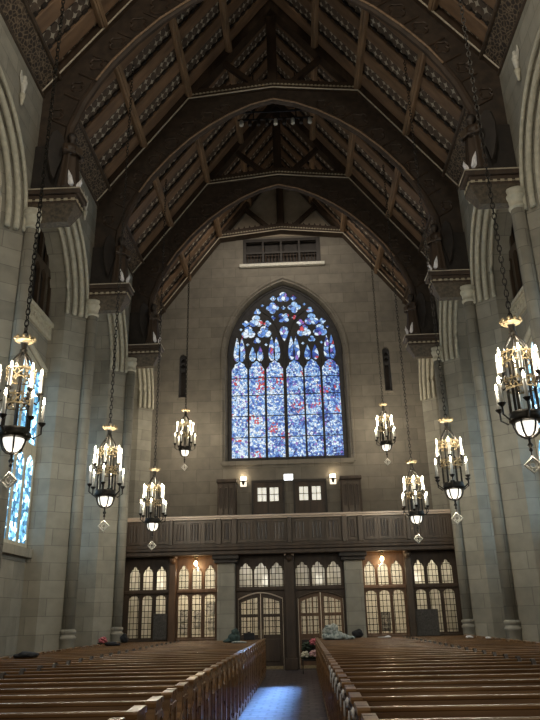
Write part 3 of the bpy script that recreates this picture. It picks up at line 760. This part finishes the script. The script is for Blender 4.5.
MB().plate(rect(-.17,.17,1.1,1.72), [rect(-.1,.1,1.2,1.62)], lambda u,v,w: (u,w,v), 0, .04).obj('frame', M['blackwood'], t)
MB().box(-.11,.11,.015,.03,1.19,1.63).obj('picture', M['poster'], t)
for x in (-.12,.12): MB().tube([(x,.02,0),(x,.02,1.12)], .02, 6).obj('leg', M['blackwood'], t)
t = thing('notice_board', 'dark board covering the lower third light of the far left screen', 'board', (-4.43, YS-.06, 0))
MB().bbox(-.235,.235,-.04,0,1.0,1.82,.01).obj('board', M['stripes'], t); MB().bbox(-.2,-.15,-.04,0,0,1.0,.005).obj('leg', M['blackwood'], t); MB().bbox(.15,.2,-.04,0,0,1.0,.005).obj('leg', M['blackwood'], t)
t = thing('notice_board', 'wide dark board covering the lower left lights of the far right screen', 'board', (4.53, YS-.06, 0))
MB().bbox(-.38,.38,-.04,0,.95,1.78,.01).obj('board', M['stripes'], t); MB().bbox(-.3,-.25,-.04,0,0,.95,.005).obj('leg', M['blackwood'], t); MB().bbox(.25,.3,-.04,0,0,.95,.005).obj('leg', M['blackwood'], t)
def lantern(label, x, y, z):
    t = thing('vestibule_lantern', label, 'lantern', (x, y, z), 0, 'lanterns behind the glass')
    MB().lathe([(.02,-.16),(.11,-.13),(.13,0),(.10,.14),(.03,.17)], 12).obj('glass', M['lantern'], t, True)
    MB().lathe([(.12,.14),(.05,.22),(.01,.25)], 12).obj('cap', M['iron'], t, True)
    MB().tube([(0,0,.22),(0,0,3.72-z)], .01, 5).obj('rod', M['iron'], t)
for x, z, lb in ((-.84,2.86,'lit lantern glowing behind the left door transom'),(.98,2.84,'lit lantern glowing behind the right door transom'),(-4.52,2.85,'lit lantern glowing behind the far left screen'),(4.35,2.85,'lit lantern glowing behind the far right screen')):
    lantern(lb, x*1.03, 25.6, z)
def ceiling_lamp(label, x):
    t = thing('ceiling_lamp', label, 'lamp', (x, YB+.3, 3.66), 0, 'bare lamps under the balcony')
    MB().lathe([(.07,-.06),(.07,0)], 12).obj('rose', M['gold'], t, True)
    MB().lathe([(.02,-.06),(.03,-.12),(.03,-.16)], 10).obj('holder', M['gold'], t, True)
    MB().lathe([(.005,-.33),(.05,-.29),(.065,-.24),(.04,-.18),(.02,-.16)], 12).obj('bulb', M['bulb'], t, True)
    point('bulb_light', (0, -.05, -.36), 18, (1.0, .72, .40), .06, t)
ceiling_lamp('glowing bare lamp under the balcony above the left lit screen', -3.22)
ceiling_lamp('glowing bare lamp under the balcony above the right lit screen', 3.16)

# ------------------------------------------------------------------ balcony
t = thing('gallery_balcony', 'long dark oak balcony across the rear of the nave with a panelled front', 'balcony', (0, YB, 3.66))
B = M['midwood']
MB().bbox(-W, W, .0, .35, 0, .14, .02).bbox(-W, W, -.06, .3, .14, .24, .02).bbox(-W, W, -.02, .3, .24, .36, .02).obj('beam', M['darkwood'], t)
MB().box(-W, W, .3, YW-YB, .05, .22).obj('floor_boards', M['warmwood'], t)
MB().box(-W, W, .06, .14, .3, 1.22).obj('front_board', M['midwood'], t)
MB().bbox(-W, W, -.04, .2, 1.18, 1.24, .01).bbox(-W, W, -.09, .25, 1.235, 1.31, .02).obj('top_rail', M['railwood'], t)
edges = [-5.72, -4.25, -3.2, -2.42, -1.86, 0.0, 1.92, 2.48, 3.2, 4.2, 5.72]
for x, hw_ in ((-5.7,.10),(-2.40,.09),(-1.86,.09),(0.04,.07),(1.93,.09),(2.47,.09),(5.7,.10),(-4.05,.06),(4.1,.06)):
    MB().bbox(x-hw_, x+hw_, -.05, .08, .34, 1.2, .015).obj('post', B, t)
stops = [(-5.6,-4.11),(-3.99,-2.49),(-2.31,-1.95),(-1.77,-.03),(.11,1.84),(2.02,2.38),(2.56,4.04),(4.16,5.6)]
for a, b in stops:
    n = max(1, round((b-a)/.52)); q = (b-a)/n
    for k in range(n):
        p = MB(); x0, x1 = a+k*q+.04, a+(k+1)*q-.04
        p.plate(rect(x0, x1, .40, 1.14), [rect(x0+.06, x1-.06, .47, 1.07)], lambda u, v, w: (u, w, v), .02, .07)
        for j in range(3):
            c = x0+.06+(j+.5)*(x1-x0-.12)/3; p.tube([(c,.055,.50),(c,.055,1.04)], .03, 6)
        p.obj('linenfold_panel', B, t)

# back of the balcony: doors, cupboards, sconces, lit sign
for k, (xa, xb, lb) in enumerate(((-1.46,-.26,'left'),(.26,1.48,'right'))):
    r = sroot('door_%d' % nd, ((xa+xb)/2, YW, 3.88)); nd += 1
    ox = r.location.x; fn = lambda u, v, w: (u-ox, w, v-3.88)
    q = (xb-xa)
    wins = [rect(xa+.17, xa+.53, 6.10, 6.66), rect(xb-.53, xb-.17, 6.10, 6.66)]
    MB().plate(rect(xa, xb, 3.88, 6.86), wins, fn, -.10, -.01).obj('leaf_pair', M['darkwood'], r)
    MB().plate(rect(xa-.08, xb+.08, 3.88, 6.96), [rect(xa, xb, 3.89, 6.86)], fn, -.14, -.0).obj('frame', M['blackwood'], r)
    for w in wins:
        pm = MB().plate(w, [], fn, -.05, -.04).obj('pane', M['sconceglass'] if False else glow('door_pane_%d' % k, (.95,.93,.82), .62), r)
        x0, z0 = w[0]; x1, z1 = w[2]
        m = MB(); m.box((x0+x1)/2-ox-.012, (x0+x1)/2-ox+.012, -.08, -.05, z0-3.88, z1-3.88); m.box(x0-ox, x1-ox, -.08, -.05, (z0+z1)/2-3.88-.012, (z0+z1)/2-3.88+.012); m.obj('glazing_bar', M['blackwood'], r)
    MB().box((xa+xb)/2-ox-.012, (xa+xb)/2-ox+.012, -.115, -.095, 0, 2.96).obj('meeting_stile', M['blackwood'], r)
for xa, xb, lb in ((-2.95,-2.12,'tall dark carved cupboard on the balcony, left of the doors'),(2.08,2.98,'tall dark carved cupboard on the balcony, right of the doors')):
    ox = (xa+xb)/2
    t = thing('oak_cupboard', lb, 'cupboard', (ox, YW-.3, 3.88), 0, 'carved cupboards on the balcony'); h = (xb-xa)/2
    MB().bbox(-h+.04, h-.04, -.2, .28, 0, 2.95, .02).obj('body', M['darkwood'], t)
    MB().bbox(-h, h, -.26, .29, 2.95, 3.1, .03).obj('cornice', M['darkwood'], t)
    for j in range(3):
        x0, x1 = -h+.09+j*(2*h-.18)/3, -h+.09+(j+1)*(2*h-.18)/3-.04
        m = MB(); m.plate(rect(x0, x1, .2, 2.85), [lancet(x0+.03, x1-.03, 1.9, 2.75)], lambda u,v,w: (u,w,v), -.25, -.2); m.obj('door_panel', M['midwood'], t)
for x, lb in ((-1.88,'lit wall sconce with a dark cross-shaped bracket left of the balcony doors'),(1.84,'lit wall sconce with a dark cross-shaped bracket right of the balcony doors')):
    t = thing('wall_sconce', lb, 'sconce', (x, YW, 6.95), 0, 'wall sconces over the balcony')
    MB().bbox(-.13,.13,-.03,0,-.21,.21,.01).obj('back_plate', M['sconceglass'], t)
    m = MB(); m.lathe([(.01,-.18),(.05,-.12),(.07,-.02),(.05,.04)], 10, (0,-.12,0)); m.tube([(-.13,-.1,0),(.13,-.1,0)], .028, 6); m.tube([(0,-.02,-.05),(0,-.12,-.1)], .02, 6); m.obj('bracket', M['iron'], t)
    m = MB(); m.lathe([(.02,.04),(.03,.1),(.01,.17)], 8, (0,-.12,0)); m.obj('flame_bulb', M['flame'], t)
    point('sconce_light', (0, -.22, .25), 7, (1.0,.80,.52), .06, t)
t = thing('lit_sign', 'small white lit sign box between the two balcony doors', 'sign', (0, YW, 7.06))
MB().bbox(-.20,.20,-.12,0,-.14,.14,.015).obj('housing', M['white'], t)
MB().box(-.18,.18,-.13,-.118,-.12,.12).obj('lit_face', M['sign'], t)

# ------------------------------------------------------------------ dark lighting bar high under the roof
t = thing('lighting_bar', 'dark rack of small fittings hung high between the second and third trusses', 'lighting rack', (0, 20.9, 19.0))
MB().tube([(-1.4,0,.15),(1.45,0,.15)], .04, 6).obj('bar', M['iron'], t)
MB().tube([(-1.3,0,.5),(1.35,0,.5)], .04, 6).obj('bar', M['iron'], t)
for x in (-.8,.8): MB().tube([(x,0,.15),(x,0,2.3)], .025, 6).obj('hanger', M['iron'], t)
for i in range(9):
    x = -1.25+i*.32; q = MB(); q.lathe([(.06,-.22),(.08,-.2),(.07,.0),(.03,.06)], 10, (x,-.05,.06)); q.obj('spot_fitting', M['palestone'] if i in (0,4,6,8) else M['blackwood'], t, True)

# added spots without fixtures behind the third truss, brightening the gable wall
for x in (-1.3, 1.3):
    l = bpy.data.lights.new('added_gable_fill', 'SPOT'); l.energy = 330; l.color = (1.0, .90, .76); l.spot_size = math.radians(135); l.spot_blend = .7; l.shadow_soft_size = .12
    o = bpy.data.objects.new('added_gable_fill', l); COL.objects.link(o); o.location = (x, 24.5, 18.35)
    o.rotation_euler = Vector((x*.35, 4, -4.2)).to_track_quat('-Z', 'Y').to_euler()

# ------------------------------------------------------------------ chandeliers
def make_chandelier(label, ztop):
    t = thing('lantern_chandelier', label, 'chandelier', (0,0,0), 0, 'gilded lantern chandeliers with two tiers of candles')
    # pendant at the foot
    q = MB(); q.tube([(0,0,.04),(.12,0,.16),(0,0,.28),(-.12,0,.16)], .024, 6, True); q.torus((0,0,.16), .05, .016, 10, 5, 'y')
    for a in range(4): q.torus((.065*math.cos(a*PI/2+PI/4),0,.16+.065*math.sin(a*PI/2+PI/4)), .03, .012, 8, 4, 'y')
    q.obj('pendant', M['palestone'], t)
    MB().lathe([(.008,.28),(.008,.36),(.03,.38),(.015,.42),(.045,.46),(.02,.50),(.018,.56),(.045,.58),(.03,.60)], 10).obj('finial', M['iron'], t, True)
    MB().lathe([(.02,.60),(.08,.615),(.135,.66),(.16,.73),(.163,.81)], 20).obj('bowl', M['bowl'], t, True)
    q = MB()
    for k in range(6):
        a = k*PI/3; c, s_ = math.cos(a), math.sin(a)
        q.tube([(.02*c,.02*s_,.57),(.10*c,.10*s_,.595),(.16*c,.16*s_,.65),(.20*c,.20*s_,.76),(.21*c,.21*s_,.92)], .016, 5)
    q.obj('bowl_rib', M['iron'], t)
    q = MB(); q.lathe([(.20,.81),(.255,.83),(.265,.88),(.23,.93),(.245,.97),(.19,.97),(.19,.83)], 18); q.obj('lower_ring', M['iron'], t, True)
    q = MB()
    for k in range(6):
        a = k*PI/3; c, s_ = math.cos(a), math.sin(a); q.tube([(.205*c,.205*s_,.95),(.205*c,.205*s_,1.92)], .024, 6)
    q.obj('cage_bar', M['iron'], t)
    for z in (1.42, 1.86):
        q = MB(); R_ = .222
        q.torus((0,0,z-.07), R_, .014, 24, 5); q.torus((0,0,z+.08), R_, .014, 24, 5)
        for k in range(14):
            a = 2*PI*k/14; c, s_ = math.cos(a), math.sin(a)
            q.tube([(R_*c,R_*s_,z-.07),(R_*math.cos(a+.2),R_*math.sin(a+.2),z+.005),(R_*c,R_*s_,z+.08),(R_*math.cos(a-.2),R_*math.sin(a-.2),z+.005)], .014, 4, True)
            q.sphere((R_*c,R_*s_,z+.105), .02, 1.2, 6, 4)
        q.obj('pierced_gilt_band', M['gold'], t)
    q = MB()
    for k in range(6):
        a = k*PI/3+PI/6; c, s_ = math.cos(a), math.sin(a)
        q.tube([(.205*c,.205*s_,1.92),(.19*c,.19*s_,2.02),(.12*c,.12*s_,2.15),(.05*c,.05*s_,2.25),(.04*c,.04*s_,2.32)], .018, 5)
    q.lathe([(.05,2.24),(.065,2.3),(.045,2.33),(.055,2.42),(.075,2.44),(.05,2.47)], 12)
    q.obj('crown_dome', M['iron'], t)
    q = MB(); q.lathe([(.05,2.43),(.13,2.45),(.155,2.47),(.145,2.50),(.05,2.50)], 16)
    for k in range(10):
        a = 2*PI*k/10; q.sphere((.16*math.cos(a),.16*math.sin(a),2.51), .028, 1.2, 6, 4)
    q.obj('coronet', M['gold'], t)
    # chain
    q = MB(); z = 2.52
    i = 0
    while z < ztop:
        w = .034; h = .062; pts = []
        for k in range(8):
            a = 2*PI*k/8; u, v = w*math.cos(a), h*math.sin(a)*1.15
            pts.append((u, 0, z+h+v) if i % 2 == 0 else (0, u, z+h+v))
        q.tube(pts, .011, 4, True); z += .105; i += 1
    q.obj('chain', M['iron'], t)
    # candles, two tiers of six
    for tier, R_, zb, hgt in ((0, .40, 1.10, .36), (1, .32, 1.58, .36)):
        for k in range(6):
            a = k*PI/3 + (PI/6 if tier else PI/6); c, s_ = math.cos(a), math.sin(a); p = (R_*c, R_*s_, 0)
            zlow = .86 if tier == 0 else 1.42
            arm = MB(); arm.tube([(.21*c,.21*s_,zlow+.02),(.29*c,.29*s_,zlow-.02),(R_*c,R_*s_,zlow+.06),(R_*c,R_*s_,zb)], .016, 5)
            arm.lathe([(.02,zb-.06),(.055,zb-.02),(.065,zb),(.03,zb+.01)], 8, p); am = arm.obj('candle_arm', M['iron'], t)
            cd = MB().lathe([(.027,zb),(.027,zb+hgt-.07),(.022,zb+hgt-.05)], 8, p).obj('candle', M['candle'], am, True)
            MB().lathe([(.012,zb+hgt-.05),(.022,zb+hgt-.02),(.016,zb+hgt+.03),(.003,zb+hgt+.07)], 7, p).obj('candle_bulb', M['flame'], am, True)
    for k in range(6):
        a = k*PI/3 + PI/6; R_ = .40 if k % 2 else .32; zc = 1.10 if k % 2 else 1.58
        point('bulb_glow', (R_*math.cos(a), R_*math.sin(a), zc + .50), CHANDELIER_POWER/7, (1.0,.88,.68), .03, t)
    point('bowl_glow', (0, 0, .40), CHANDELIER_POWER*.14, (1.0,.88,.68), .06, t)
    return t
def roofz(x): return ZP + (W-abs(x))*math.tan(TH)
CH = [(-4.03,10.3,3.50),(3.92,10.3,3.50),(-4.10,15.9,3.50),(4.02,16.2,3.50),(-4.11,21.3,3.58),(3.94,21.3,3.58),(-4.06,26.6,7.08),(3.91,26.6,7.05)]
CL = ['large lantern chandelier at the left picture edge, nearest on the left', 'large lantern chandelier at the right picture edge, nearest on the right',
      'second lantern chandelier on the left, before the second stone pier', 'second lantern chandelier on the right, before the second stone pier',
      'third lantern chandelier on the left, hanging in front of the balcony rail', 'third lantern chandelier on the right, hanging in front of the balcony rail',
      'small farthest chandelier hung high over the balcony, left of the great window', 'small farthest chandelier hung high over the balcony, right of the great window']
ch0 = None
for (x, y, z), lb in zip(CH, CL):
    if ch0 is None or z > 6:
        if z > 6 and x > 0: c = dup(chh, label=lb)
        else:
            c = make_chandelier(lb, roofz(3.91)-z+.46)
            if z > 6: chh = c
            else: ch0 = c
    else: c = dup(ch0, label=lb)
    c.location = (x, y, z); c.rotation_euler = (0, 0, random.uniform(-.25, .25))

# ------------------------------------------------------------------ pews
def make_pew(label):                                    # aisle end at x=0, running to +x, sitter faces -y
    t = thing('oak_pew', label, 'pew', (0,0,0), 0, 'rows of oak pews'); L = 4.45; P = M['pew']
    MB().bbox(.03, L-.03, -.34, .02, .42, .46, .012).obj('seat', P, t)
    b = MB(); b.plate([(.0,.44),(.07,.97),(.10,.97),(.035,.44)], [], lambda u, v, w: (w, u, v), .03, L-.03); b.obj('backrest', P, t)
    MB().bbox(.0, L, .06, .125, .965, .998, .008).obj('top_rail', P, t)
    pf = [(.14,0),(.14,1.0),(.12,1.015),(-.13,1.005),(-.155,.985),(-.17,.88),(-.22,.80),(-.30,.76),(-.33,.72),(-.33,0)]
    for x0, x1 in ((-.03,.035),(L-.035,L+.03)):
        e = MB().plate(pf, [], lambda u, v, w: (w, u, v), x0, x1).obj('end_panel', P, t)
        xo = x0 if x0 < 1 else x1; sg = -1 if x0 < 1 else 1
        m = MB(); m.plate([(.11,.12),(.11,.93),(-.13,.92),(-.15,.82),(-.28,.72),(-.28,.12)], [[(.08,.16),(-.25,.16),(-.25,.69),(-.12,.80),(-.10,.88),(.08,.89)]], lambda u, v, w: (xo + sg*w, u, v), 0, .014)
        m.obj('end_moulding', P, e)
        m = MB(); m.plate([(.155,.985),(.155,1.02),(.13,1.03),(-.15,1.02),(-.175,1.005),(-.175,.975)], [], lambda u, v, w: (w, u, v), x0-.012, x1+.012); m.obj('end_cap', P, e)
    d = MB(); d.plate([(.15,0),(.15,1.0),(.10,1.03),(.05,1.03),(.0,.96),(-.08,.80),(-.28,.68),(-.28,0)], [], lambda u, v, w: (w, u, v), 2.58, 2.63); d.obj('mid_divider', M['darkwood'], t)
    MB().bbox(.1, L-.1, .15, .22, .60, .74, .008).obj('book_rack', P, t)
    return t
ORD = ['first','second','third','fourth','fifth','sixth','seventh','eighth','ninth','tenth','eleventh','twelfth','thirteenth','fourteenth','fifteenth','sixteenth','seventeenth','eighteenth','nineteenth','twentieth','twenty-first','twenty-second','twenty-third','twenty-fourth','twenty-fifth','twenty-sixth','twenty-seventh','twenty-eighth','twenty-ninth']
pew0 = None; PY = [4.05 + .648*i for i in range(29)]
for i, y in enumerate(PY):
    for s in (-1, 1):
        lb = 'long oak pew %s of the aisle, %s row from the camera' % (sd[s], ORD[i])
        p = make_pew(lb) if pew0 is None else dup(pew0, label=lb)
        pew0 = pew0 or p
        p.location = (s*.79, y, 0); p.scale = (s, 1, 1)

# ------------------------------------------------------------------ things left on the pews
def lump(name, label, cat, loc, blobs, mat, seed, amp=.05, group=None):
    rnd_ = random.Random(seed); m = MB()
    for (x, y, z, rx, ry, rz) in blobs:
        t = bmesh.new(); bmesh.ops.create_icosphere(t, subdivisions=3, radius=1)
        ph = [rnd_.uniform(0, 6) for _ in range(6)]
        for v in t.verts:
            k = 1 + amp*4*(math.sin(5*v.co.x+ph[0])*math.sin(4*v.co.z+ph[1]) + .6*math.sin(9*v.co.y+ph[2]+3*v.co.z))*.5
            v.co = Vector((x+v.co.x*rx*k, y+v.co.y*ry*k, max(0, z+v.co.z*rz*k)))
        me = bpy.data.meshes.new('tmp'); t.to_mesh(me); t.free(); m.bm.from_mesh(me); bpy.data.meshes.remove(me)
    o = m.obj(name, mat, None, True); o.location = loc
    md = o.modifiers.new('merge', 'REMESH'); md.mode = 'VOXEL'; md.voxel_size = .018; md.use_smooth_shade = True
    return tag(o, label, cat, group)
RAIL = 1.0
def row_y(y): return min(PY, key=lambda q: abs(q-y))
lump('coat', 'grey and white patterned coat heaped on the right pew end beside the flowers', 'coat', (1.28, row_y(21)+.09, RAIL), [(0,0,.08,.38,.16,.13),(-.10,0,.22,.22,.13,.17),(-.02,.0,.30,.13,.10,.12),(.36,0,.03,.22,.10,.07)], M['greycloth'], 1, .07)
lump('bag', 'small black bag resting on the right pew rail by the stone pier', 'bag', (2.02, row_y(22)+.09, RAIL), [(0,0,.10,.17,.11,.12),(.05,0,.18,.09,.07,.07)], M['black'], 2)
lump('coat', 'dark green coat slumped on the left pew end nearest the double doors', 'coat', (-1.52, row_y(20)+.09, RAIL), [(0,0,.10,.17,.13,.15),(.03,0,.24,.11,.09,.12),(-.06,0,.04,.24,.10,.07)], M['greencloth'], 3, .07)
lump('scarf', 'pale scarf trailing along the left pew rail under the dark green coat', 'scarf', (-1.36, row_y(19.4)+.09, RAIL), [(0,0,.02,.18,.07,.03),(.15,0,.015,.10,.06,.025)], M['greycloth'], 4, .04)
t = thing('black_box', 'black box standing on the left pew rail before the double doors', 'box', (-1.24, row_y(22)+.09, RAIL)); MB().bbox(-.16,.16,-.10,.10,0,.20,.015).obj('case', M['black'], t); MB().bbox(-.05,.05,-.02,.02,.2,.235,.008).obj('handle', M['iron'], t)
lump('coat', 'black coat lying on the left pew by the near stone pier at the picture edge', 'coat', (-4.85, row_y(13.6)+.09, RAIL), [(0,0,.05,.15,.12,.06),(.13,0,.04,.12,.10,.05),(-.15,0,.03,.10,.09,.04)], M['black'], 5)
lump('jacket', 'folded dark jacket on the left pew rail beside the round pink flowers', 'jacket', (-4.76, row_y(19.4)+.09, RAIL), [(0,0,.04,.18,.10,.06),(.14,0,.03,.12,.08,.04)], M['black'], 6)
lump('cloth_bundle', 'small white cloth on the right pew rail before the far right column', 'cloth', (4.75, row_y(19.4)+.09, RAIL), [(0,0,.03,.09,.07,.04),(.06,0,.02,.06,.05,.03)], M['white'], 7)
lump('cloth_bundle', 'smaller white cloth on the right pew rail right beside the column foot', 'cloth', (5.08, row_y(18.7)+.09, RAIL), [(0,0,.02,.07,.06,.03),(.05,0,.02,.05,.04,.025)], M['white'], 8)
lump('bag', 'dark bag with a pale top at the foot of the last left column', 'bag', (-5.05, row_y(22.3)+.05, RAIL), [(0,0,.10,.13,.10,.12),(.02,0,.2,.08,.07,.06)], M['black'], 9)
lump('papers', 'pale papers lying on the right pews before the lamp-lit right screen', 'papers', (2.75, row_y(21.7)+.09, RAIL), [(0,0,.012,.22,.07,.015),(.1,.0,.03,.08,.05,.03)], M['white'], 10)

def bouquet(label, loc, r, mat, seed, leaf=True, group=None):
    t = thing('flower_bouquet', label, 'flowers', loc, 0, group); rn = random.Random(seed)
    n = 11
    for k in range(n):
        zz = 1 - (k+.5)/n*1.5; a = k*2.4; q = math.sqrt(max(0, 1-zz*zz))
        p = Vector((q*math.cos(a), q*math.sin(a), zz))*r*.68; m = MB(); rr = r*.42
        m.sphere(p, rr*.62, 1, 8, 6)
        for j in range(5):
            b = j*2*PI/5 + k
            m.sphere(p + Vector((math.cos(b)*rr*.5, math.sin(b)*rr*.5, rr*.05)), rr*.46, .8, 7, 5)
        m.obj('rose', mat, t, True)
    if leaf:
        m = MB()
        for k in range(9):
            a = k*2*PI/9; c, s_ = math.cos(a), math.sin(a)
            m.tube([(c*r*.4, s_*r*.4, -r*.6),(c*r*.9,s_*r*.9,-r*.5),(c*r*1.15,s_*r*1.15,-r*.35)], [r*.08, r*.16, r*.02], 5, ry=None)
        m.obj('leaf_collar', M['leaf'], t)
    return t
bouquet('round ball of pink flowers on the left pew before the stone pier', (-5.0, row_y(19.4)+.09, RAIL+.12), .125, M['pink'], 1)
FY = 22.9; FX = .60
t = thing('flower_stand', 'small dark stand holding flowers at the rear of the aisle', 'stand', (FX, FY, 0))
MB().bbox(-.28,.28,-.18,.18,.36,.40,.01).obj('shelf', M['blackwood'], t)
for x in (-.25,.25):
    for y in (-.15,.15): MB().tube([(x,y,0),(x,y,.37)], .018, 6).obj('leg', M['blackwood'], t)
MB().bbox(-.26,.26,.14,.17,.40,.95,.01).obj('back', M['blackwood'], t)
bouquet('pink roses at the top of the dark flower stand', (FX+.12, FY+.04, .86), .16, M['pink'], 2)
bouquet('pale pink roses low on the right of the dark flower stand', (FX+.09, FY-.12, .54), .15, M['palepink'], 3)
bouquet('cream roses low on the left of the dark flower stand', (FX-.17, FY-.10, .52), .14, M['cream_rose'], 4)
t = bouquet('dark green foliage bunch on the left of the flower stand', (FX-.12, FY+.06, .76), .16, M['leaf'], 5)
# bow shapes standing in for pale highlights on the near right-hand pew ends
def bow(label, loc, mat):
    t = thing('highlight_bow_shape', label, 'bow', loc, 0, 'bow shapes for highlights on the right pew ends'); t.scale = (.6,.6,.7)
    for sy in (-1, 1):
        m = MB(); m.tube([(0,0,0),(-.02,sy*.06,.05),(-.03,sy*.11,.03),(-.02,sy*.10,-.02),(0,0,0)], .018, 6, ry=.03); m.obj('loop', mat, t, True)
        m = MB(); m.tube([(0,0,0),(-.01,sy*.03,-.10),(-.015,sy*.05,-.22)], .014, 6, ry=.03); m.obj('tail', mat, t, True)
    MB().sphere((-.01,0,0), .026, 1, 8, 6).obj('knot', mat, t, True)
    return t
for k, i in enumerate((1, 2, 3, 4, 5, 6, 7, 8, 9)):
    if k == 0: bow('bow shape with purple tone for a highlight on the right pew end, nearest of the row', (.745, PY[i]+.02, .95), M['purple'])
    else: bow('white bow shape for a highlight on the right pew end, %s row from the camera' % ORD[i], (.745, PY[i]+.02, .95), M['white'])
